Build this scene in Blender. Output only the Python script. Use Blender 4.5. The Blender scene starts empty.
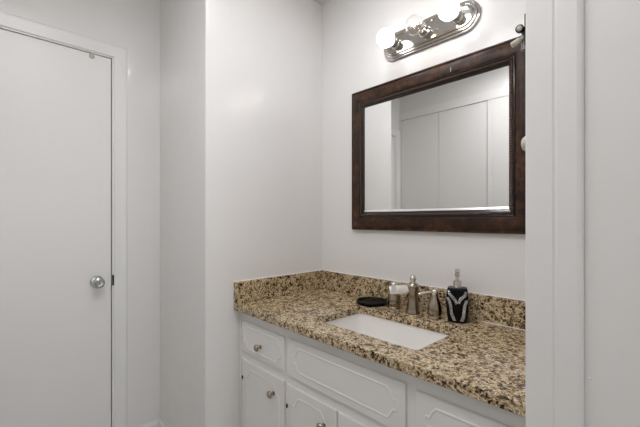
import bpy, bmesh, math, random
from mathutils import Vector, Matrix
random.seed(7)
S = bpy.context.scene
COL = S.collection

# ---------------------------------------------------------------- camera
F_PX, HORIZON, YAW = 351.9, 219.34, 0.7556
cam_data = bpy.data.cameras.new('camera')
cam_data.sensor_fit = 'HORIZONTAL'
cam_data.sensor_width = 36.0
cam_data.lens = F_PX / 640 * 36.0
cam_data.shift_y = (HORIZON - 213.5) / 640
cam_data.clip_start = 0.02
cam = bpy.data.objects.new('camera', cam_data)
COL.objects.link(cam)
cam.location = (1.4951, -1.4244, 1.2073)
cam.rotation_euler = (math.pi / 2, 0, math.pi / 2 - YAW)
S.camera = cam

# ---------------------------------------------------------------- light and exposure
S.view_settings.view_transform = 'Standard'
S.view_settings.look = 'None'
S.view_settings.gamma = 1.0
S.view_settings.use_curve_mapping = False
S.view_settings.exposure = 0.0
BULB_STRENGTH = 8.5
CEILING_FILL = 16.5
DAYLIGHT_FILL_W = 24.0
ALCOVE_FILL = 64.0
world = bpy.data.worlds.new('world')
S.world = world
world.use_nodes = True
bg = world.node_tree.nodes['Background']
bg.inputs[0].default_value = (0.80, 0.90, 1.0, 1)
bg.inputs[1].default_value = 1.0
day = bpy.data.lights.new('fill_daylight', 'AREA')  # added area light for brightness, just outside the unseen window
day.shape = 'RECTANGLE'; day.size = 1.9; day.size_y = 0.95
day.energy = DAYLIGHT_FILL_W; day.color = (0.95, 0.98, 1.0)
dob = bpy.data.objects.new('fill_daylight', day)
COL.objects.link(dob)
dob.location = (4.76, -1.20, 1.30)
dob.rotation_euler = (0, math.pi / 2, 0)

# ---------------------------------------------------------------- dimensions
EX = -0.579          # face of the wall with the flush door
WY = -0.718          # face of the wall that holds the alcove opening
LY = -1.68           # face of the closet wall
JX = 1.2893           # right side of the alcove
RX = 4.60            # far right wall
CZ = 2.462           # ceiling
HC = 0.808           # worktop height

# ---------------------------------------------------------------- materials
def lin(c):
    return tuple(((v / 255) / 12.92 if v / 255 <= 0.04045 else ((v / 255 + 0.055) / 1.055) ** 2.4) for v in c) + (1.0,)

def mat(name, rgb=(200, 200, 200), rough=0.5, metal=0.0, spec=0.5, bump=None, vary=None, coat=0.0):
    m = bpy.data.materials.new(name)
    m.use_nodes = True
    nt = m.node_tree
    b = nt.nodes['Principled BSDF']
    b.inputs['Base Color'].default_value = lin(rgb)
    b.inputs['Roughness'].default_value = rough
    b.inputs['Metallic'].default_value = metal
    b.inputs['Specular IOR Level'].default_value = spec
    b.inputs['Coat Weight'].default_value = coat
    tc = nt.nodes.new('ShaderNodeTexCoord')
    if vary:
        n = nt.nodes.new('ShaderNodeTexNoise')
        n.inputs['Scale'].default_value = vary[0]
        n.inputs['Detail'].default_value = 5
        r = nt.nodes.new('ShaderNodeValToRGB')
        r.color_ramp.elements[0].position = 0.35; r.color_ramp.elements[0].color = lin(vary[1])
        r.color_ramp.elements[1].position = 0.65; r.color_ramp.elements[1].color = lin(rgb)
        nt.links.new(tc.outputs['Object'], n.inputs['Vector'])
        nt.links.new(n.outputs['Fac'], r.inputs['Fac'])
        nt.links.new(r.outputs['Color'], b.inputs['Base Color'])
    if bump:
        n = nt.nodes.new('ShaderNodeTexNoise')
        n.inputs['Scale'].default_value = bump[0]
        n.inputs['Detail'].default_value = 3
        bp = nt.nodes.new('ShaderNodeBump')
        bp.inputs['Strength'].default_value = bump[1]
        bp.inputs['Distance'].default_value = bump[2]
        nt.links.new(tc.outputs['Object'], n.inputs['Vector'])
        nt.links.new(n.outputs['Fac'], bp.inputs['Height'])
        nt.links.new(bp.outputs['Normal'], b.inputs['Normal'])
    return m

def emit_mat(name, rgb, strength):
    m = bpy.data.materials.new(name)
    m.use_nodes = True
    nt = m.node_tree
    nt.nodes.remove(nt.nodes['Principled BSDF'])
    e = nt.nodes.new('ShaderNodeEmission')
    e.inputs[0].default_value = lin(rgb); e.inputs[1].default_value = strength
    nt.links.new(e.outputs[0], nt.nodes['Material Output'].inputs[0])
    return m

def clear_mat(name, tint=(1, 1, 1, 1), ior=1.45, rough=0.02):
    m = bpy.data.materials.new(name)
    m.use_nodes = True
    nt = m.node_tree
    nt.nodes.remove(nt.nodes['Principled BSDF'])
    t = nt.nodes.new('ShaderNodeBsdfTransparent'); t.inputs[0].default_value = tint
    g = nt.nodes.new('ShaderNodeBsdfGlossy'); g.inputs['Roughness'].default_value = rough
    f = nt.nodes.new('ShaderNodeMapRange'); f.inputs['To Min'].default_value = 0.04; f.inputs['To Max'].default_value = 0.5
    lw = nt.nodes.new('ShaderNodeLayerWeight'); lw.inputs[0].default_value = 0.25
    nt.links.new(lw.outputs['Facing'], f.inputs['Value'])
    mx = nt.nodes.new('ShaderNodeMixShader')
    nt.links.new(f.outputs[0], mx.inputs[0]); nt.links.new(t.outputs[0], mx.inputs[1]); nt.links.new(g.outputs[0], mx.inputs[2])
    nt.links.new(mx.outputs[0], nt.nodes['Material Output'].inputs[0])
    return m

def granite_mat():
    m = bpy.data.materials.new('speckled_granite')
    m.use_nodes = True
    nt = m.node_tree; N = nt.nodes; L = nt.links
    b = N['Principled BSDF']
    b.inputs['Roughness'].default_value = 0.2
    b.inputs['Specular IOR Level'].default_value = 0.55
    tc = N.new('ShaderNodeTexCoord')
    # warp the coordinates so that the crystals are irregular
    wn = N.new('ShaderNodeTexNoise'); wn.inputs['Scale'].default_value = 60; wn.inputs['Detail'].default_value = 2
    L.new(tc.outputs['Object'], wn.inputs['Vector'])
    sub = N.new('ShaderNodeVectorMath'); sub.operation = 'SUBTRACT'; sub.inputs[1].default_value = (0.5, 0.5, 0.5)
    L.new(wn.outputs['Color'], sub.inputs[0])
    sc = N.new('ShaderNodeVectorMath'); sc.operation = 'SCALE'; sc.inputs['Scale'].default_value = 0.012
    L.new(sub.outputs[0], sc.inputs[0])
    ad = N.new('ShaderNodeVectorMath'); ad.operation = 'ADD'
    L.new(tc.outputs['Object'], ad.inputs[0]); L.new(sc.outputs[0], ad.inputs[1])
    v = N.new('ShaderNodeTexVoronoi'); v.inputs['Scale'].default_value = 185
    L.new(ad.outputs[0], v.inputs['Vector'])
    sep = N.new('ShaderNodeSeparateColor'); L.new(v.outputs['Color'], sep.inputs[0])
    big = N.new('ShaderNodeTexNoise'); big.inputs['Scale'].default_value = 46; big.inputs['Detail'].default_value = 3
    L.new(tc.outputs['Object'], big.inputs['Vector'])
    mixv = N.new('ShaderNodeMath'); mixv.operation = 'MULTIPLY_ADD'; mixv.inputs[1].default_value = 0.72
    sh = N.new('ShaderNodeMath'); sh.operation = 'MULTIPLY_ADD'; sh.inputs[1].default_value = 1.5; sh.inputs[2].default_value = -0.585
    L.new(big.outputs['Fac'], sh.inputs[0])
    L.new(sep.outputs[0], mixv.inputs[0]); L.new(sh.outputs[0], mixv.inputs[2])
    r = N.new('ShaderNodeValToRGB'); r.color_ramp.interpolation = 'CONSTANT'
    cols = [(0.00, (24, 19, 13)), (0.15, (58, 45, 29)), (0.27, (106, 85, 56)), (0.38, (152, 128, 92)),
            (0.50, (188, 164, 125)), (0.66, (214, 197, 165)), (0.78, (172, 142, 103)), (0.85, (224, 212, 188)), (0.95, (136, 124, 103))]
    el = r.color_ramp.elements
    el[0].position, el[0].color = cols[0][0], lin(cols[0][1])
    el[1].position, el[1].color = cols[1][0], lin(cols[1][1])
    for p, c in cols[2:]:
        e = el.new(p); e.color = lin(c)
    L.new(mixv.outputs[0], r.inputs['Fac'])
    L.new(r.outputs['Color'], b.inputs['Base Color'])
    return m

def wood_frame_mat():
    m = bpy.data.materials.new('dark_walnut')
    m.use_nodes = True
    nt = m.node_tree; N = nt.nodes; L = nt.links
    b = N['Principled BSDF']; b.inputs['Roughness'].default_value = 0.42; b.inputs['Specular IOR Level'].default_value = 0.28
    tc = N.new('ShaderNodeTexCoord')
    n = N.new('ShaderNodeTexNoise'); n.inputs['Scale'].default_value = 26; n.inputs['Detail'].default_value = 9; n.inputs['Roughness'].default_value = 0.7
    L.new(tc.outputs['Object'], n.inputs['Vector'])
    r = N.new('ShaderNodeValToRGB')
    e = r.color_ramp.elements
    e[0].position, e[0].color = 0.34, lin((26, 16, 11))
    e[1].position, e[1].color = 0.68, lin((92, 60, 36))
    q = e.new(0.5); q.color = lin((54, 34, 23))
    L.new(n.outputs['Fac'], r.inputs['Fac']); L.new(r.outputs['Color'], b.inputs['Base Color'])
    return m

def floor_mat():
    m = bpy.data.materials.new('floor_tile')
    m.use_nodes = True
    nt = m.node_tree; N = nt.nodes; L = nt.links
    b = N['Principled BSDF']; b.inputs['Roughness'].default_value = 0.4
    tc = N.new('ShaderNodeTexCoord')
    br = N.new('ShaderNodeTexBrick'); br.offset = 0.0
    br.inputs['Color1'].default_value = lin((206, 202, 196)); br.inputs['Color2'].default_value = lin((200, 196, 190))
    br.inputs['Mortar'].default_value = lin((170, 166, 160))
    br.inputs['Scale'].default_value = 1.0; br.inputs['Mortar Size'].default_value = 0.003
    br.inputs['Brick Width'].default_value = 0.305; br.inputs['Row Height'].default_value = 0.305
    L.new(tc.outputs['Object'], br.inputs['Vector']); L.new(br.outputs['Color'], b.inputs['Base Color'])
    return m

M = {
    'wall': mat('wall_paint', (231, 229, 226), 0.18, spec=0.55, bump=(9, 0.10, 0.02)),
    'ceiling': mat('ceiling_paint', (228, 227, 225), 0.7, bump=(120, 0.15, 0.003)),
    'trim': mat('trim_paint', (231, 230, 227), 0.32, bump=(14, 0.05, 0.01)),
    'door': mat('door_paint', (231, 229, 226), 0.36, bump=(11, 0.05, 0.02)),
    'cabinet': mat('cabinet_paint', (231, 229, 225), 0.38, bump=(60, 0.06, 0.003)),
    'granite': granite_mat(),
    'walnut': wood_frame_mat(),
    'moulding': mat('dark_moulding', (34, 24, 18), 0.2),
    'beads': mat('dark_beading', (80, 58, 42), 0.3),
    'glass_mirror': mat('mirror_silver', (236, 237, 236), 0.0, 1.0),
    'bevel': mat('lip_highlight', (240, 241, 240), 0.3, 1.0),
    'spout': mat('spout_nickel_lit', (244, 241, 236), 0.16, 1.0),  # nickel whitened: the bright reflection on the spout is in this colour
    'nickel': mat('brushed_nickel', (168, 157, 142), 0.17, 1.0),
    'nickel_bright': mat('polished_nickel', (216, 211, 204), 0.2, 1.0),
    'chrome': mat('plate_nickel', (200, 196, 190), 0.10, 1.0),
    'knob': mat('aged_nickel', (170, 158, 140), 0.25, 1.0),
    'lock': mat('satin_chrome', (188, 190, 190), 0.22, 1.0),
    'porcelain': mat('white_porcelain', (240, 237, 232), 0.12, coat=0.3),
    'black': mat('black_resin', (5, 5, 5), 0.32, spec=0.14),
    'black_metal': mat('black_metal', (18, 18, 18), 0.4, 0.5),
    'crystal': mat('rhinestone', (205, 205, 205), 0.18, 0.75, bump=(600, 0.8, 0.003)),
    'bumper': mat('ivory_rubber', (196, 190, 176), 0.5),
    'steel': mat('door_stop_steel', (160, 156, 146), 0.3, 0.8),
    'gap': mat('shadow_gap', (60, 58, 55), 0.8),
    'bulb': emit_mat('frosted_bulb', (248, 248, 252), BULB_STRENGTH),
    'clear': clear_mat('clear_bulb_glass'),
    'filament': emit_mat('filament', (255, 205, 140), 160.0),
    'fill_lamp': emit_mat('fill_lamp_diffuser', (247, 246, 250), CEILING_FILL),
    'fill_light': emit_mat('fill_light_diffuser', (244, 246, 252), ALCOVE_FILL),
    'pane': clear_mat('added_window_glass'),
    'floor': floor_mat(),
    'caulk': mat('white_caulk', (236, 234, 230), 0.5),
}

# ---------------------------------------------------------------- helpers
ORIGIN = {}

def obj(name, bm, m, parent=None, smooth=False, bevel=0.0, recalc=True):
    if recalc:
        bmesh.ops.recalc_face_normals(bm, faces=bm.faces)
    off = ORIGIN.get(parent.name, Vector((0, 0, 0))) if parent else Vector((0, 0, 0))
    bmesh.ops.translate(bm, verts=bm.verts, vec=-off)
    me = bpy.data.meshes.new(name)
    bm.to_mesh(me); bm.free()
    me.materials.append(m)
    o = bpy.data.objects.new(name, me)
    COL.objects.link(o)
    if parent:
        o.parent = parent
    ORIGIN[o.name] = off
    if smooth:
        for p in me.polygons:
            p.use_smooth = True
        if smooth != 'all':
            me.set_sharp_from_angle(angle=math.radians(smooth if smooth is not True else 40))
    if bevel:
        b = o.modifiers.new('bevel', 'BEVEL'); b.width = bevel; b.segments = 2; b.limit_method = 'ANGLE'
        b.harden_normals = False
    return o

def tag(o, label=None, cat=None, group=None, kind=None):
    if label: o['label'] = label
    if cat: o['category'] = cat
    if group: o['group'] = group
    if kind: o['kind'] = kind
    return o

def thing(name, loc, label, cat, group=None):
    o = bpy.data.objects.new(name, None)
    COL.objects.link(o)
    o.empty_display_size = 0.05
    o.location = loc
    ORIGIN[o.name] = Vector(loc)
    return tag(o, label, cat, group)

def struct(name, bm, m, label=None, cat=None, **k):
    o = obj(name, bm, m, **k)
    return tag(o, label, cat, None, 'structure')

def box(bm, x0, x1, y0, y1, z0, z1):
    v = [bm.verts.new(p) for p in ((x0, y0, z0), (x1, y0, z0), (x1, y1, z0), (x0, y1, z0),
                                   (x0, y0, z1), (x1, y0, z1), (x1, y1, z1), (x0, y1, z1))]
    for f in ((3, 2, 1, 0), (4, 5, 6, 7), (0, 1, 5, 4), (1, 2, 6, 5), (2, 3, 7, 6), (3, 0, 4, 7)):
        bm.faces.new([v[i] for i in f])
    return bm

def B(*a):
    bm = bmesh.new()
    for q in a:
        box(bm, *q)
    return bm

def loft(bm, rings, cap0=True, cap1=True, closed=False):
    rv = [[bm.verts.new(p) for p in r] for r in rings]
    n = len(rv[0])
    pairs = list(zip(rv, rv[1:])) + ([(rv[-1], rv[0])] if closed else [])
    for a, b in pairs:
        for i in range(n):
            j = (i + 1) % n
            bm.faces.new((a[i], a[j], b[j], b[i]))
    if cap0 and not closed: bm.faces.new(list(reversed(rv[0])))
    if cap1 and not closed: bm.faces.new(rv[-1])
    return bm

def lathe(bm, prof, c, axis=(0, 0, 1), seg=28):
    """prof: (radius, distance along axis) from c."""
    ax = Vector(axis).normalized()
    q = Vector((0, 0, 1)).rotation_difference(ax)
    rings = []
    for r, h in prof:
        rings.append([Vector(c) + q @ Vector((max(r, 1e-5) * math.cos(2 * math.pi * i / seg), max(r, 1e-5) * math.sin(2 * math.pi * i / seg), h)) for i in range(seg)])
    return loft(bm, rings)

def tube(bm, pts, rad, seg=10):
    pts = [Vector(p) for p in pts]
    rads = rad if isinstance(rad, (list, tuple)) else [rad] * len(pts)
    rings = []
    up = Vector((0.13, 0.31, 0.94)).normalized()
    for i, p in enumerate(pts):
        d = (pts[min(i + 1, len(pts) - 1)] - pts[max(i - 1, 0)]).normalized()
        s = d.cross(up)
        if s.length < 0.05: s = d.cross(Vector((1, 0, 0)))
        s.normalize(); t = s.cross(d).normalized()
        rings.append([p + rads[i] * (math.cos(2 * math.pi * k / seg) * s + math.sin(2 * math.pi * k / seg) * t) for k in range(seg)])
    return loft(bm, rings)

def ball(bm, c, r, seg=12, scale=(1, 1, 1)):
    mtx = Matrix.Translation(c) @ Matrix.Diagonal((scale[0], scale[1], scale[2], 1))
    bmesh.ops.create_uvsphere(bm, u_segments=seg, v_segments=max(6, seg * 2 // 3), radius=r, matrix=mtx)
    return bm

def rrect(x0, x1, y0, y1, r, n=5):
    pts = []
    for cx, cy, a in ((x1 - r, y1 - r, 0), (x0 + r, y1 - r, 90), (x0 + r, y0 + r, 180), (x1 - r, y0 + r, 270)):
        for i in range(n + 1):
            t = math.radians(a + 90 * i / n)
            pts.append((cx + r * math.cos(t), cy + r * math.sin(t)))
    return pts

def slab_with_hole(outer, inner, z0, z1):
    bm = bmesh.new()
    def edges(pts, z):
        vs = [bm.verts.new((x, y, z)) for x, y in pts]
        return vs, [bm.edges.new((vs[i], vs[(i + 1) % len(vs)])) for i in range(len(vs))]
    ot, oe = edges(outer, z1); it, ie = edges(inner, z1)
    bmesh.ops.triangle_fill(bm, edges=oe + ie, use_beauty=True)
    ob, oe2 = edges(outer, z0); ib, ie2 = edges(inner, z0)
    bmesh.ops.triangle_fill(bm, edges=oe2 + ie2, use_beauty=True)
    for a, b in ((ot, ob), (it, ib)):
        for i in range(len(a)):
            j = (i + 1) % len(a)
            bm.faces.new((a[i], a[j], b[j], b[i]))
    return bm

# ---------------------------------------------------------------- the room
struct('floor', B((EX, RX, LY, 0.0, -0.05, 0.0)), M['floor'], 'beige tiled floor of the dressing hall', 'floor')
struct('ceiling', B((EX - 0.1, RX + 0.1, LY - 0.1, 0.1, CZ, CZ + 0.06)), M['ceiling'], 'white painted ceiling', 'ceiling')

DY1, DY0, DZ = -0.957, -1.607, 2.044           # flush door opening on the left wall
struct('wall_left', B((EX - 0.1, EX, LY - 0.1, DY0 - 0.012, 0, CZ), (EX - 0.1, EX, DY1 + 0.012, 0.1, 0, CZ),
                      (EX - 0.1, EX, DY0 - 0.012, DY1 + 0.012, DZ + 0.012, CZ)), M['wall'], 'white wall that holds the plain flush door', 'wall')
struct('wall_partition', B((EX, 0.0, WY, 0.1, 0, CZ)), M['wall'], 'white wall block closing the left side of the vanity alcove', 'wall', bevel=0.004)
struct('wall_mirror', B((0.0, JX + 0.1, 0.0, 0.1, 0, CZ)), M['wall'], 'white wall behind the vanity mirror', 'wall')
struct('wall_jamb', B((JX + 0.012, RX + 0.1, WY, 0.1, 0, CZ)), M['wall'], 'white wall right of the vanity alcove', 'wall')
struct('trim_2', B((JX, JX + 0.012, WY - 0.001, -0.605, 0, CZ)), M['trim'], 'white jamb lining on the right side of the alcove', 'trim')
struct('trim_6', B((JX, JX + 0.012, -0.604, 0.0, 0, CZ)), M['wall'], 'white painted right side of the vanity alcove', 'trim')

# casing on the right of the alcove
bm = bmesh.new()
prof = [(0.0, 0.0), (0.0, 0.0075), (0.002, 0.009), (0.041, 0.010), (0.0435, 0.0088), (0.046, 0.0088), (0.049, 0.0102), (0.076, 0.0106), (0.081, 0.0085), (0.0832, 0.004), (0.0835, 0.0)]
loft(bm, [[(JX + u, WY - 0.0005 - d, z) for u, d in prof] for z in (0.0, CZ)])
struct('trim_1', bm, M['trim'], 'tall white moulded casing at the right edge of the alcove', 'trim')

# closet wall behind the camera, seen in the mirror
CX0, CXM, CX1, CLZ = -0.560, -0.147, 0.292, 2.215
struct('wall_closet', B((EX, CX0 - 0.003, LY - 0.1, LY, 0, CZ), (CX1 + 0.006, RX + 0.1, LY - 0.1, LY, 0, CZ),
                        (CX0 - 0.003, CX1 + 0.006, LY - 0.1, LY, CLZ + 0.003, CZ)), M['wall'], 'white wall with the closet doors, reflected in the mirror', 'wall')
struct('door_2', B((CX0, CXM - 0.0015, LY - 0.040, LY - 0.002, 0.012, CLZ)), M['door'], 'left white closet door leaf reflected in the mirror', 'door', bevel=0.002)
d3 = struct('door_3', B((CXM + 0.0015, CX1, LY - 0.040, LY - 0.002, 0.012, CLZ)), M['door'], 'right white closet door leaf reflected in the mirror', 'door', bevel=0.002)
struct('trim_3', B((CX1 + 0.006, CX1 + 0.048, LY + 0.0005, LY + 0.006, 0, CLZ - 0.001), (EX + 0.001, 0.56, LY + 0.0005, LY + 0.007, CLZ + 0.001, CLZ + 0.075),
                   (EX + 0.001, CX0 - 0.003, LY + 0.0005, LY + 0.006, 0, CLZ - 0.001)), M['trim'], 'white casing around the closet doors', 'trim', bevel=0.001)
struct('closet_gap_shade', B((CX0 - 0.05, CX1 + 0.05, LY - 0.14, LY - 0.101, 0, CZ)), M['gap'], 'dark sheet for the shade behind the closet door gaps', 'wall')  # shade inside the closet is put into the dark sheet colour
# far right wall; its window is added to let light in, unseen
wy0, wy1, wz0, wz1 = -1.62, -0.78, 0.45, 2.15
struct('wall_right', B((RX, RX + 0.1, LY - 0.1, wy0, 0, CZ), (RX, RX + 0.1, wy1, WY, 0, CZ), (RX, RX + 0.1, wy0, wy1, 0, wz0), (RX, RX + 0.1, wy0, wy1, wz1, CZ)),
       M['wall'], 'white wall with the added window at the end of the hall', 'wall')
w = struct('added_window_1', B((RX + 0.02, RX + 0.07, wy0, wy0 + 0.04, wz0, wz1), (RX + 0.02, RX + 0.07, wy1 - 0.04, wy1, wz0, wz1),
                         (RX + 0.02, RX + 0.07, wy0 + 0.04, wy1 - 0.04, wz0, wz0 + 0.04), (RX + 0.02, RX + 0.07, wy0 + 0.04, wy1 - 0.04, wz1 - 0.04, wz1)),
           M['trim'], 'white framed window added unseen at the end of the hall', 'window')
obj('pane', B((RX + 0.043, RX + 0.047, wy0 + 0.04, wy1 - 0.04, wz0 + 0.04, wz1 - 0.04)), M['pane'], w)

# baseboards
def baseboard(name, a, b, nrm, label):
    """a, b: floor points; nrm: towards the room."""
    prof = [(0.0005, 0.0), (0.013, 0.0), (0.013, 0.062), (0.010, 0.072), (0.006, 0.080), (0.0005, 0.081)]
    bm = bmesh.new()
    loft(bm, [[(p[0] + nrm[0] * d, p[1] + nrm[1] * d, z) for d, z in prof] for p in (a, b)])
    struct(name, bm, M['trim'], label, 'baseboard')
baseboard('baseboard_left', (EX, -0.884), (EX, WY - 0.014), (1, 0), 'short white baseboard right of the flush door')
baseboard('baseboard_partition', (EX + 0.0005, WY), (-0.001, WY), (0, -1), 'white baseboard under the narrow wall left of the alcove')
baseboard('baseboard_closet', (CX1 + 0.08, LY), (RX, LY), (0, 1), 'white baseboard right of the closet')

# flush door and its casing
door = struct('door_1', B((EX - 0.040, EX - 0.003, DY0 + 0.003, DY1 - 0.0035, 0.012, DZ - 0.003)), M['door'], 'plain white flush door with a round chrome knob', 'door', bevel=0.0015)
bm = bmesh.new()
ky, kz = -1.024, 0.89
lathe(bm, [(0.0, 0.0), (0.031, 0.0), (0.031, 0.004), (0.027, 0.009), (0.014, 0.012), (0.012, 0.022), (0.016, 0.030), (0.025, 0.036), (0.0275, 0.046),
           (0.025, 0.055), (0.018, 0.060), (0.0165, 0.058), (0.009, 0.0575), (0.008, 0.060), (0.0, 0.060)], (EX - 0.003, ky, kz), (1, 0, 0), 32)
kn = obj('door_knob', bm, M['lock'], door, smooth=35)
kn['label'] = 'round chrome door knob'
obj('key_slot', B((EX + 0.0565, EX + 0.0578, ky - 0.0012, ky + 0.0012, kz - 0.005, kz + 0.005)), M['black_metal'], kn)
# casing: side and head, with stepped face
bm = bmesh.new()
cp = [(0.0, 0.0005), (0.0, 0.006), (0.003, 0.008), (0.030, 0.0085), (0.050, 0.010), (0.058, 0.010), (0.062, 0.006), (0.062, 0.0005)]
y_in, z_in = DY1 + 0.008, DZ + 0.008
y_out = DY0 - 0.008
def casing_ring(u, d):
    return [(EX + d, y_in + u, 0.0), (EX + d, y_in + u, z_in + u), (EX + d, max(y_out - u, LY + 0.002), z_in + u), (EX + d, max(y_out - u, LY + 0.002), 0.0)]
rv = [[bm.verts.new(p) for p in casing_ring(u, d)] for u, d in cp]
n = len(rv)
for k in range(n):
    a, b = rv[k], rv[(k + 1) % n]
    for i in range(3):
        bm.faces.new((a[i], a[i + 1], b[i + 1], b[i]))
bm.faces.new([r[0] for r in rv]); bm.faces.new([r[3] for r in reversed(rv)])
trim4 = struct('trim_4', bm, M['trim'], 'white casing around the plain flush door', 'trim')
obj('strike_plate', B((EX - 0.002, EX + 0.0105, DY1 + 0.0012, DY1 + 0.0075, 0.865, 0.918)), M['black_metal'], trim4)
struct('trim_5', B((EX - 0.1, EX + 0.0, DY1 + 0.0005, DY1 + 0.0115, 0, DZ), (EX - 0.1, EX, DY0 - 0.0115, DY0 - 0.0005, 0, DZ), (EX - 0.1, EX, DY0 - 0.0115, DY1 + 0.0115, DZ + 0.0005, DZ + 0.0115)),
       M['trim'], 'white jamb of the plain flush door', 'trim')
struct('door_gap_shade', B((EX - 0.16, EX - 0.101, DY0 - 0.05, DY1 + 0.05, 0, DZ + 0.05)), M['gap'], 'dark sheet for the shade in the gaps of the flush door', 'wall')  # sheet coloured dark for the shade behind the door gaps
# little bumper at the door head
bm = bmesh.new()
lathe(bm, [(0.0, 0.0), (0.012, 0.0), (0.012, 0.007), (0.008, 0.011), (0.0, 0.012)], (EX - 0.003, -1.046, 2.029), (1, 0, 0), 20)
o = obj('roller_catch', bm, M['bumper'], door, smooth=40)
o['label'] = 'small round plastic catch at the door top'

# ---------------------------------------------------------------- vanity cabinet
van = thing('vanity_cabinet', (0.64, -0.28, 0.0), 'white painted vanity cabinet with drawers and doors under the granite worktop', 'cabinet')
FY, PY = -0.545, -0.553        # face frame front, front of drawers and doors
XR = 1.284
obj('carcass', B((0.003, 0.018, -0.515, -0.003, 0.09, 0.776), (XR - 0.015, XR, -0.515, -0.003, 0.09, 0.776), (0.018, XR - 0.015, -0.515, -0.003, 0.09, 0.105),
                 (0.018, XR - 0.015, -0.012, -0.003, 0.105, 0.776)), M['cabinet'], van)
obj('toe_kick', B((0.003, XR, -0.48, -0.465, 0.0, 0.09)), M['cabinet'], van)
ff = B((0.003, 0.060, FY, -0.516, 0.09, 0.776), (0.335, 0.415, FY, -0.516, 0.09, 0.776), (0.905, 0.985, FY, -0.516, 0.09, 0.776), (XR - 0.06, XR, FY, -0.516, 0.09, 0.776))
for xa, xb in ((0.060, 0.335), (0.415, 0.905), (0.985, XR - 0.06)):
    for za, zb in ((0.09, 0.13), (0.535, 0.615), (0.705, 0.776)):
        box(ff, xa, xb, FY, -0.516, za, zb)
obj('face_frame', ff, M['cabinet'], van)
obj('scribe_strip', B((0.003, 0.019, -0.550, FY - 0.0005, 0.09, 0.776)), M['cabinet'], van, bevel=0.003)

def bead_path(x0, x1, z0, z1, c):
    corner = [(0.0, 1.0), (0.10, 0.88), (0.24, 0.86), (0.36, 0.92), (0.46, 0.84), (0.56, 0.58), (0.74, 0.26), (1.0, 0.0)]
    pts = []
    def add(cx, cz, sx, sz, seq):
        for u, v in seq:
            pts.append((cx + sx * u * c, cz + sz * v * c))
    add(x0, z1, 1, -1, corner)
    add(x1, z1, -1, -1, corner[::-1])
    add(x1, z0, -1, 1, corner)
    add(x0, z0, 1, 1, corner[::-1])
    return pts

def front(name, x0, x1, z0, z1, inset, c, knob=None, hinge=None, lab=None):
    bm = bmesh.new()
    r = 0.004
    loft(bm, [[(x0, FY - 0.0008, z0), (x1, FY - 0.0008, z0), (x1, FY - 0.0008, z1), (x0, FY - 0.0008, z1)],
              [(x0, PY + r, z0), (x1, PY + r, z0), (x1, PY + r, z1), (x0, PY + r, z1)],
              [(x0 + 0.001, PY + 0.001, z0 + 0.001), (x1 - 0.001, PY + 0.001, z0 + 0.001), (x1 - 0.001, PY + 0.001, z1 - 0.001), (x0 + 0.001, PY + 0.001, z1 - 0.001)],
              [(x0 + r, PY, z0 + r), (x1 - r, PY, z0 + r), (x1 - r, PY, z1 - r), (x0 + r, PY, z1 - r)]])
    p = obj(name, bm, M['cabinet'], van)
    if lab: p['label'] = lab
    # raised moulding line with scalloped corners
    path = bead_path(x0 + inset, x1 - inset, z0 + inset, z1 - inset, c)
    cx = sum(q[0] for q in path) / len(path); cz = sum(q[1] for q in path) / len(path)
    bm = bmesh.new()
    n = len(path); rings = []
    for i in range(n):
        a, b = Vector(path[i - 1]), Vector(path[(i + 1) % n])
        d = (b - a).normalized(); nv = Vector((d.y, -d.x))
        q = Vector(path[i])
        rings.append([(q.x + nv.x * s, PY - h, q.y + nv.y * s) for s, h in ((-0.004, 0.0), (-0.002, 0.0017), (0.0, 0.0022), (0.002, 0.0017), (0.004, 0.0))])
    rv = [[bm.verts.new(v) for v in g] for g in rings]
    for i in range(n):
        a, b = rv[i], rv[(i + 1) % n]
        for k in range(4):
            bm.faces.new((a[k], a[k + 1], b[k + 1], b[k]))
    obj('moulding', bm, M['cabinet'], p, smooth=50)
    if knob:
        bm = bmesh.new()
        lathe(bm, [(0.0, 0.0), (0.009, 0.0), (0.009, 0.002), (0.0055, 0.004), (0.005, 0.012), (0.009, 0.016), (0.0145, 0.019), (0.0155, 0.023), (0.013, 0.027), (0.007, 0.0295), (0.0, 0.030)],
              (knob[0], PY, knob[1]), (0, -1, 0), 24)
        k = obj('knob', bm, M['knob'], p, smooth=35)
        k['label'] = 'round aged nickel knob'
    for hx, hz in hinge or ():
        bm = bmesh.new()
        lathe(bm, [(0.0, -0.009), (0.0015, -0.009), (0.0034, -0.004), (0.0034, 0.004), (0.0015, 0.009), (0.0, 0.009)], (hx, PY - 0.002, hz), (0, 0, 1), 12)
        h = obj('hinge', bm, M['black_metal'], p, smooth=40)
        h['label'] = 'small dark hinge knuckle'
    return p

front('drawer', 0.033, 0.358, 0.588, 0.731, 0.022, 0.030, knob=(0.188, 0.645))
front('false_front', 0.387, 0.928, 0.583, 0.735, 0.030, 0.034)
front('drawer', 0.960, 1.255, 0.583, 0.729, 0.030, 0.034, knob=(1.108, 0.655))
front('cabinet_door', 0.030, 0.358, 0.11, 0.552, 0.035, 0.045, knob=(0.286, 0.478), hinge=((0.040, 0.465), (0.040, 0.19)))
front('cabinet_door', 0.373, 0.653, 0.11, 0.549, 0.035, 0.045, knob=(0.592, 0.474), hinge=((0.379, 0.461), (0.379, 0.19)))
front('cabinet_door', 0.657, 0.940, 0.11, 0.549, 0.035, 0.045, knob=(0.742, 0.468), hinge=((0.941, 0.463), (0.941, 0.19)))
front('cabinet_door', 0.961, 1.255, 0.11, 0.552, 0.035, 0.045, knob=(1.04, 0.468), hinge=((1.254, 0.463), (1.254, 0.19)))

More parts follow.
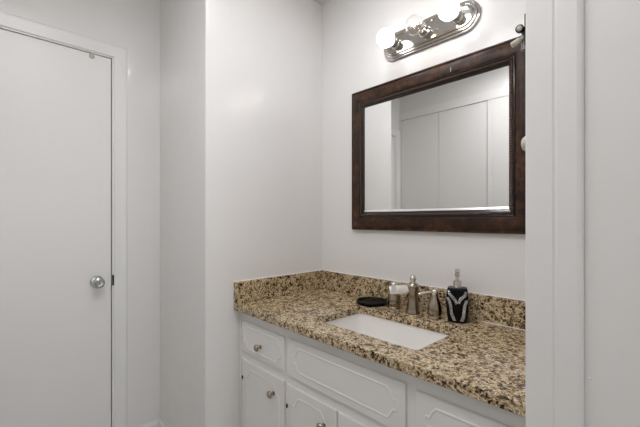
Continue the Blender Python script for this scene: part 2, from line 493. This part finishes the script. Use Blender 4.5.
# ---------------------------------------------------------------- worktop, backsplash, sink
SX0, SX1, SY0, SY1 = 0.447, 0.916, -0.476, -0.183
wt = thing('worktop', (0.64, -0.29, 0.777), 'speckled brown granite worktop with a rectangular sink cutout', 'worktop')
bm = slab_with_hole([(0.001, -0.5795), (JX - 0.002, -0.5795), (JX - 0.002, -0.001), (0.001, -0.001)], rrect(SX0, SX1, SY0, SY1, 0.018), 0.7775, HC)
obj('slab', bm, M['granite'], wt, bevel=0.003)
b1 = obj('backsplash', B((0.0215, JX - 0.002, -0.0205, -0.001, HC + 0.0005, HC + 0.1026)), M['granite'], wt, bevel=0.002)
b1['label'] = 'low granite backsplash under the mirror'
b2 = obj('backsplash', B((0.001, 0.021, -0.5795, -0.001, HC + 0.0005, HC + 0.1026)), M['granite'], wt, bevel=0.002)
b2['label'] = 'low granite side splash against the left alcove wall'
obj('caulk_line', B((0.021, JX - 0.002, -0.006, -0.0005, HC + 0.1027, HC + 0.1045)), M['caulk'], b1)
obj('caulk_line', B((0.935, JX - 0.002, -0.0225, -0.0206, HC + 0.0002, HC + 0.0022)), M['caulk'], b1)
obj('caulk_line', B((0.0005, 0.006, -0.578, -0.0005, HC + 0.1027, HC + 0.1045)), M['caulk'], b2)

sink = thing('sink', (0.682, -0.33, 0.65), 'white rectangular undermount sink basin set in the granite worktop', 'sink')
bm = bmesh.new()
ringsi = []
for z, g, r in ((0.7765, 0.030, 0.03), (0.7765, 0.004, 0.024), (0.770, 0.003, 0.024), (0.690, -0.006, 0.03), (0.668, -0.014, 0.034), (0.656, -0.032, 0.04), (0.652, -0.06, 0.04)):
    ringsi.append([(x, y, z) for x, y in rrect(SX0 - g, SX1 + g, SY0 - g, SY1 + g, r, 6)])
loft(bm, ringsi, cap0=False, cap1=True)
bas = obj('basin', bm, M['porcelain'], sink, smooth=60)
s = bas.modifiers.new('thickness', 'SOLIDIFY'); s.thickness = 0.008; s.offset = -1
bm = bmesh.new()
lathe(bm, [(0.0, 0.0), (0.024, 0.0), (0.024, 0.002), (0.019, 0.004), (0.018, 0.001), (0.0, 0.0012)], (0.682, -0.31, 0.6522), (0, 0, 1), 28)
obj('drain', bm, M['nickel'], sink, smooth=35)

# ---------------------------------------------------------------- faucet
fx, fy = 0.675, -0.107
fau = thing('faucet', (fx, fy, HC), 'brushed nickel faucet with a finial spout and two lever handles behind the sink', 'faucet')
bm = bmesh.new()
lathe(bm, [(0.0, 0.0), (0.030, 0.0), (0.030, 0.006), (0.0275, 0.010), (0.0265, 0.02), (0.0225, 0.045), (0.0205, 0.07), (0.0215, 0.092), (0.0255, 0.108), (0.0265, 0.116), (0.024, 0.122),
           (0.017, 0.127), (0.0125, 0.131), (0.0, 0.131)], (fx, fy, HC + 0.0003), (0, 0, 1), 32)
body = obj('spout_body', bm, M['nickel'], fau, smooth=40)
bm = bmesh.new()
lathe(bm, [(0.0, 0.1315), (0.0115, 0.1315), (0.010, 0.137), (0.0135, 0.143), (0.0145, 0.149), (0.0125, 0.156), (0.007, 0.161), (0.0, 0.163)], (fx, fy, HC), (0, 0, 1), 24)
obj('finial', bm, M['nickel_bright'], fau, smooth=50)
bm = bmesh.new()
secs = []
sd = Vector((-0.70, -0.714, 0)); sn = Vector((0.714, -0.70, 0))
for t, zc, wb, wt_, hh in ((0.017, 0.911, 0.012, 0.009, 0.011), (0.030, 0.911, 0.016, 0.0075, 0.0150), (0.060, 0.9095, 0.0185, 0.0065, 0.0165), (0.093, 0.908, 0.019, 0.0065, 0.0160), (0.101, 0.906, 0.0175, 0.006, 0.0125)):
    c0 = Vector((fx, fy, zc)) + sd * t
    secs.append([c0 + sn * px + Vector((0, 0, pz)) for px, pz in ((-wb, -hh), (wb, -hh), (wb, -hh * 0.8), (wt_ * 1.2, hh * 0.85), (wt_, hh), (-wt_, hh), (-wt_ * 1.2, hh * 0.85), (-wb, -hh * 0.8))])
loft(bm, secs)
obj('spout', bm, M['spout'], fau, smooth=25)
bm = bmesh.new()
tube(bm, [(fx, fy + 0.036, HC + 0.0005), (fx, fy + 0.036, HC + 0.10)], 0.0028, 10)
ball(bm, (fx, fy + 0.036, HC + 0.104), 0.0065)
obj('lift_rod', bm, M['nickel_bright'], fau, smooth=50)
for (hx, hy), dv, lab in (((0.569, -0.092), (0.75, -0.66), 'left faucet handle'), ((0.777, -0.110), (-0.60, -0.80), 'right faucet handle')):
    bm = bmesh.new()
    lathe(bm, [(0.0, 0.0), (0.028, 0.0), (0.028, 0.005), (0.026, 0.008), (0.0285, 0.022), (0.0285, 0.040), (0.025, 0.058), (0.0185, 0.076), (0.0135, 0.088), (0.0125, 0.094), (0.0, 0.094)],
          (hx, hy, HC + 0.0003), (0, 0, 1), 28)
    h = obj('handle', bm, M['nickel'], fau, smooth=40)
    h['label'] = lab
    bm = bmesh.new()
    lathe(bm, [(0.0, 0.0945), (0.0125, 0.0945), (0.0145, 0.100), (0.0145, 0.108), (0.011, 0.115), (0.004, 0.119), (0.0, 0.1195)], (hx, hy, HC), (0, 0, 1), 24)
    q0 = Vector((hx, hy, HC + 0.105)); d = Vector((dv[0], dv[1], 0))
    tube(bm, [q0 + d * 0.006, q0 + d * 0.03 + Vector((0, 0, -0.001)), q0 + d * 0.062 + Vector((0, 0, -0.006)), q0 + d * 0.070 + Vector((0, 0, -0.008))], [0.0068, 0.0058, 0.0070, 0.0045], 12)
    obj('lever', bm, M['nickel_bright'], h, smooth=50)

# ---------------------------------------------------------------- soap dispenser
sx, sy = 0.861, -0.088
soap = thing('soap_dispenser', (sx, sy, HC), 'black soap dispenser with rhinestone bands and a silver pump beside the faucet', 'soap dispenser')
rot = Matrix.Rotation(math.radians(24), 4, 'Z')
def W(u, d, h):          # u sideways, d towards the viewer, h up
    v = rot @ Vector((u, -d, 0))
    return Vector((sx + v.x, sy + v.y, HC + 0.0003 + h))
bm = bmesh.new()
rs = []
for h, hw, dp in ((0.0, 0.032, 0.026), (0.003, 0.034, 0.028), (0.035, 0.0385, 0.0295), (0.080, 0.0415, 0.0305), (0.090, 0.0415, 0.0305), (0.128, 0.0365, 0.029), (0.133, 0.034, 0.026)):
    c = 0.010
    rs.append([W(u, d, h) for u, d in ((-hw + c, dp), (hw - c, dp), (hw, dp - c), (hw, -dp + c), (hw - c, -dp), (-hw + c, -dp), (-hw, -dp + c), (-hw, dp - c))])
loft(bm, rs)
obj('bottle', bm, M['black'], soap, bevel=0.0015)
def surf(u, h):
    if h < 0.080: hw = 0.034 + 0.0075 * h / 0.080; dp = 0.028 + 0.0025 * h / 0.080
    else: hw = 0.0415 - 0.005 * max(0, h - 0.09) / 0.038; dp = 0.0305 - 0.0015 * max(0, h - 0.09) / 0.038
    over = abs(u) - (hw - 0.010)
    return W(u, dp - max(0, over) + 0.0008, h)
def band(p, q, wave):
    bm = bmesh.new()
    a, b = Vector(p), Vector(q)
    d = (b - a); L = d.length; d.normalize(); nrm = Vector((d.y, -d.x))
    nst = int(L / 0.0040)
    for i in range(nst + 1):
        for s in (-1.5, -0.5, 0.5, 1.5):
            c2 = a + d * (L * i / nst) + nrm * (s * 0.0027 + wave * math.sin(math.pi * 2 * i / nst))
            ball(bm, surf(c2.x, c2.y), 0.0019, 6)
    o = obj('rhinestone_band', bm, M['crystal'], soap)
    o['label'] = 'band of silver rhinestones'
band((-0.032, 0.122), (-0.002, 0.076), 0.002); band((0.032, 0.120), (0.006, 0.078), -0.002)
band((-0.035, 0.095), (-0.009, 0.010), -0.003); band((0.034, 0.088), (0.016, 0.010), 0.002)
bm = bmesh.new()
lathe(bm, [(0.0, 0.1335), (0.018, 0.1335), (0.018, 0.137), (0.0155, 0.139), (0.0155, 0.158), (0.013, 0.160), (0.0065, 0.1615), (0.0065, 0.176), (0.0, 0.176)], (sx, sy, HC), (0, 0, 1), 24)
pump = obj('pump', bm, M['nickel_bright'], soap, smooth=35)
bm = bmesh.new()
lathe(bm, [(0.0, 0.1762), (0.0085, 0.1762), (0.0095, 0.181), (0.0100, 0.198), (0.008, 0.205), (0.0, 0.206)], (sx, sy, HC), (0, 0, 1), 20)
tube(bm, [(sx, sy, HC + 0.196), (sx + 0.010, sy - 0.020, HC + 0.198), (sx + 0.016, sy - 0.034, HC + 0.195)], [0.006, 0.005, 0.004], 10)
obj('nozzle', bm, M['nickel_bright'], pump, smooth=40)

# ---------------------------------------------------------------- soap dish
dx, dy = 0.448, -0.099
bm = bmesh.new()
lathe(bm, [(0.0, 0.0), (0.068, 0.0), (0.073, 0.002), (0.0745, 0.007), (0.0750, 0.0135), (0.0735, 0.0155), (0.070, 0.0155), (0.068, 0.012), (0.064, 0.0065), (0.058, 0.005), (0.0, 0.005)], (dx, dy, HC + 0.0003), (0, 0, 1), 44)
dish = thing('soap_dish', (dx, dy, HC), 'shallow round black dish on the granite left of the faucet', 'dish')
obj('bowl', bm, M['black'], dish, smooth=40)
bm = bmesh.new()
lathe(bm, [(0.0, 0.0052), (0.050, 0.0052), (0.051, 0.0065), (0.049, 0.008), (0.0, 0.008)], (dx, dy, HC), (0, 0, 1), 36)
obj('insert', bm, M['black'], dish, smooth=40)

# ---------------------------------------------------------------- framed mirror
MX0, MX1, MZ0, MZ1 = 0.251, 1.104, 1.1535, 1.873
KX, KZ = 1.0, 1.15        # the rails are a little wider than the stiles
mir = thing('wall_mirror', (0.678, -0.002, MZ0), 'rectangular mirror in a wide dark walnut frame above the sink', 'mirror')
def frame_sweep(prof, name, m, parent, smooth=False):
    bm = bmesh.new()
    rv = []
    for u, d in prof:
        rv.append([bm.verts.new(p) for p in ((MX0 + u * KX, -d, MZ0 + u * KZ), (MX1 - u * KX, -d, MZ0 + u * KZ), (MX1 - u * KX, -d, MZ1 - u * KZ), (MX0 + u * KX, -d, MZ1 - u * KZ))])
    n = len(rv)
    for k in range(n):
        a, b = rv[k], rv[(k + 1) % n]
        for i in range(4):
            j = (i + 1) % 4
            bm.faces.new((a[i], a[j], b[j], b[i]))
    return obj(name, bm, m, parent, smooth=smooth)
fr = frame_sweep([(0.0, 0.002), (0.0, 0.020), (0.003, 0.024), (0.007, 0.024), (0.009, 0.021), (0.020, 0.0275), (0.034, 0.0305), (0.048, 0.0295), (0.0545, 0.026), (0.0545, 0.002)],
                 'frame', M['walnut'], mir, smooth=25)
im = frame_sweep([(0.055, 0.002), (0.055, 0.0255), (0.0565, 0.0290), (0.0590, 0.0298), (0.0610, 0.0285), (0.0620, 0.024), (0.070, 0.023), (0.072, 0.021), (0.079, 0.0165), (0.079, 0.002)],
                 'inner_moulding', M['moulding'], mir, smooth=40)
im['label'] = 'dark glossy inner moulding'
sc = obj('mark', B((0.8045, 0.8065, -0.0322, -0.030, 1.819, 1.836)), M['bumper'], fr)  # thin pale upright strip on the rail
sc['label'] = 'small pale upright mark on the top rail'
bm = bmesh.new()
bu = 0.0665
step = 0.0098
def bead_line(p, q):
    L = (Vector(q) - Vector(p)).length; n = int(L / step)
    for i in range(n + 1):
        c = Vector(p).lerp(Vector(q), i / n)
        ball(bm, c, 0.0050, 6)
z0, z1, x0, x1 = MZ0 + bu * KZ, MZ1 - bu * KZ, MX0 + bu, MX1 - bu
bead_line((x0, -0.026, z0), (x1, -0.026, z0)); bead_line((x1, -0.026, z0), (x1, -0.026, z1)); bead_line((x1, -0.026, z1), (x0, -0.026, z1)); bead_line((x0, -0.026, z1), (x0, -0.026, z0))
obj('beading', bm, M['beads'], fr, smooth='all')
zl = MZ0 + 0.0795 * KZ
bm = bmesh.new()
loft(bm, [[(x, -d, zl + h) for d, h in ((0.0126, 0.0), (0.0175, 0.0), (0.0172, 0.002), (0.0131, 0.0095), (0.0126, 0.0095))] for x in (MX0 + 0.0795, MX1 - 0.0795)])
bv = obj('lower_lip', bm, M['bevel'], mir)  # bright metal stands in for light reflected along the bottom lip
bv['label'] = 'narrow bright strip for the light along the bottom of the mirror glass'
gl = obj('glass', B((MX0 + 0.0795, MX1 - 0.0795, -0.0125, -0.008, MZ0 + 0.0795 * KZ, MZ1 - 0.0795 * KZ)), M['glass_mirror'], mir)
gl['label'] = 'clear silvered mirror glass'

# ---------------------------------------------------------------- vanity light bar
LX0, LX1, LZ0, LZ1 = 0.449, 0.918, 1.967, 2.101
lc = ((LX0 + LX1) / 2, (LZ0 + LZ1) / 2)
vl = thing('vanity_light', (lc[0], -0.001, lc[1]), 'polished nickel light bar with three globe bulbs above the mirror', 'wall light')
def stadium(inset, y, n=18):
    r = (LZ1 - LZ0) / 2 - inset
    xa, xb = LX0 + inset + r, LX1 - inset - r
    pts = []
    for i in range(n + 1):
        t = -math.pi / 2 + math.pi * i / n
        pts.append((xb + r * math.cos(t), y, lc[1] + r * math.sin(t)))
    for i in range(n + 1):
        t = math.pi / 2 + math.pi * i / n
        pts.append((xa + r * math.cos(t), y, lc[1] + r * math.sin(t)))
    return pts
bm = bmesh.new()
loft(bm, [stadium(i, -d) for i, d in ((0.0, 0.001), (0.0, 0.006), (0.002, 0.009), (0.007, 0.011), (0.010, 0.011), (0.0105, 0.015), (0.013, 0.018), (0.018, 0.019), (0.0205, 0.019), (0.021, 0.023),
                                      (0.0235, 0.026), (0.028, 0.0265), (0.030, 0.0245), (0.031, 0.0235))])
obj('back_plate', bm, M['chrome'], vl, smooth=25)
def globe(bm, c, r, neck):
    """globe whose neck points to +y (towards the wall)."""
    prof = [(0.0, 0.0)]
    for i in range(1, 15):
        t = math.pi * i / 16.6
        prof.append((r * math.sin(t), r * (1 - math.cos(t))))
    prof += [(0.0145, 2 * r + 0.001), (0.0135, 2 * r + neck), (0.0, 2 * r + neck)]
    lathe(bm, prof, (c[0], c[1] - r, c[2]), (0, 1, 0), 30)
BR = 0.0405
for bx, on in ((0.531, True), (0.682, False), (0.833, True)):
    bm = bmesh.new()
    lathe(bm, [(0.0, 0.0), (0.026, 0.0), (0.026, 0.006), (0.0225, 0.010), (0.0205, 0.012), (0.0205, 0.034), (0.019, 0.036), (0.0, 0.036)], (bx, -0.024, lc[1]), (0, -1, 0), 28)
    so = obj('socket', bm, M['chrome'], vl, smooth=35)
    bm = bmesh.new()
    bc = (bx, -0.024 - 0.0365 - 0.004 - BR, lc[1])
    globe(bm, bc, BR, 0.003)
    bu_ = obj('bulb', bm, M['bulb'] if on else M['clear'], so, smooth='all')
    bu_['label'] = 'lit white globe bulb' if on else 'clear globe bulb with a glowing filament'
    if not on:
        bm = bmesh.new()
        y0 = bc[1] + BR
        pts = [(bx - 0.010, y0 - 0.030, lc[1] + 0.004), (bx - 0.005, y0 - 0.034, lc[1] + 0.007), (bx, y0 - 0.036, lc[1] + 0.008), (bx + 0.005, y0 - 0.034, lc[1] + 0.007), (bx + 0.010, y0 - 0.030, lc[1] + 0.004)]
        tube(bm, pts, 0.0022, 6)
        obj('filament', bm, M['filament'], so)
        bm = bmesh.new()
        tube(bm, [(bx - 0.003, y0, lc[1]), (bx - 0.004, y0 - 0.015, lc[1]), (bx - 0.010, y0 - 0.030, lc[1] + 0.004)], 0.0006, 6)
        tube(bm, [(bx + 0.003, y0, lc[1]), (bx + 0.004, y0 - 0.015, lc[1]), (bx + 0.010, y0 - 0.030, lc[1] + 0.004)], 0.0006, 6)
        obj('filament_support', bm, M['steel'], so)

# ---------------------------------------------------------------- hardware on the right jamb
ds = thing('door_stop', (JX - 0.001, WY + 0.012, 1.55), 'dark hinge plate with an ivory tipped door stop on the right jamb', 'door stop')
obj('hinge_plate', B((JX - 0.0045, JX - 0.0005, WY + 0.000, WY + 0.030, 1.523, 1.580)), M['black_metal'], ds, bevel=0.001)
bm = bmesh.new()
tube(bm, [(JX - 0.0085, WY + 0.014, 1.520), (JX - 0.0085, WY + 0.014, 1.560)], 0.0055, 12)
tube(bm, [(JX - 0.0085, WY + 0.014, 1.560), (JX - 0.012, WY + 0.008, 1.558)], 0.003, 10)
obj('bracket', bm, M['steel'], ds, smooth=40)
bm = bmesh.new()
lathe(bm, [(0.0, 0.0), (0.0060, 0.0), (0.0070, 0.002), (0.0070, 0.008), (0.0, 0.008)], (JX - 0.0125, WY + 0.006, 1.556), (0.1, -1, -0.1), 20)
rg = obj('bumper_cup', bm, M['black_metal'], ds, smooth=40)
bm = bmesh.new()
lathe(bm, [(0.0, 0.0081), (0.0050, 0.0081), (0.0046, 0.010), (0.003, 0.0112), (0.0, 0.0113)], (JX - 0.0125, WY + 0.006, 1.556), (0.1, -1, -0.1), 18)
obj('bumper_tip', bm, M['bumper'], rg, smooth=40)
bm = bmesh.new()
tube(bm, [(JX - 0.0085, WY + 0.008, 1.540), (JX - 0.016, WY + 0.004, 1.535)], 0.0035, 10)
lathe(bm, [(0.0, 0.0), (0.0045, 0.0), (0.0052, 0.002), (0.0052, 0.014), (0.0042, 0.016), (0.0, 0.016)], (JX - 0.0125, WY + 0.005, 1.5375), (-0.86, -0.25, -0.45), 18)
o = obj('bumper_arm', bm, M['bumper'], ds, smooth=40)
o['label'] = 'ivory rubber bumper arm'

bm = bmesh.new()
lathe(bm, [(0.0, 0.0), (0.0145, 0.0), (0.0150, 0.003), (0.0138, 0.0075), (0.011, 0.0110), (0.008, 0.0125), (0.007, 0.0118), (0.0, 0.0122)], (JX - 0.0004, WY + 0.018, 1.347), (-1, 0, 0), 28)
o = obj('wall_bumper', bm, M['bumper'], smooth=40)
tag(o, 'small round ivory bumper on the right jamb beside the mirror', 'bumper')
bm = bmesh.new()
lathe(bm, [(0.0, 0.0), (0.0022, 0.0), (0.0026, 0.0015), (0.0015, 0.003), (0.0, 0.0032)], (JX + 0.091, WY - 0.0003, 0.951), (0, -1, 0), 14)
o = obj('nail_head', bm, M['trim'], smooth=40)
tag(o, 'tiny white painted nail head on the wall right of the casing', 'nail')

# ---------------------------------------------------------------- unseen hall ceiling fixture, added for brightness
cl = thing('fill_ceiling_light', (0.80, -1.26, CZ), 'long white fluorescent fixture added unseen on the hall ceiling', 'added light')
obj('base', B((0.30, 1.30, -1.40, -1.12, CZ - 0.020, CZ - 0.001)), M['trim'], cl, bevel=0.004)
bm = bmesh.new()
loft(bm, [[(x, -1.26 + hy, CZ - 0.0205 - hz * 0.5) for hy, hz in ((-0.12, 0.0), (0.12, 0.0), (0.115, 0.02), (0.08, 0.042), (0.0, 0.05), (-0.08, 0.042), (-0.115, 0.02))] for x in (0.33, 1.27)])
obj('diffuser', bm, M['fill_lamp'], cl, smooth=40)

dl = thing('fill_downlight', (0.58, -0.54, CZ), 'round white recessed fixture added unseen in the ceiling over the vanity', 'fill_light')  # unseen fixture, added only to brighten the alcove
bm = bmesh.new()
lathe(bm, [(0.075, 0.0005), (0.100, 0.0005), (0.100, 0.004), (0.094, 0.007), (0.080, 0.008), (0.075, 0.006), (0.075, 0.0005)], (0.58, -0.54, CZ), (0, 0, -1), 40)
obj('trim_ring', bm, M['trim'], dl, smooth=35)
bm = bmesh.new()
lathe(bm, [(0.0, 0.001), (0.0745, 0.001), (0.0745, 0.004), (0.0, 0.005)], (0.58, -0.54, CZ), (0, 0, -1), 40)
obj('diffuser', bm, M['fill_light'], dl, smooth=60)
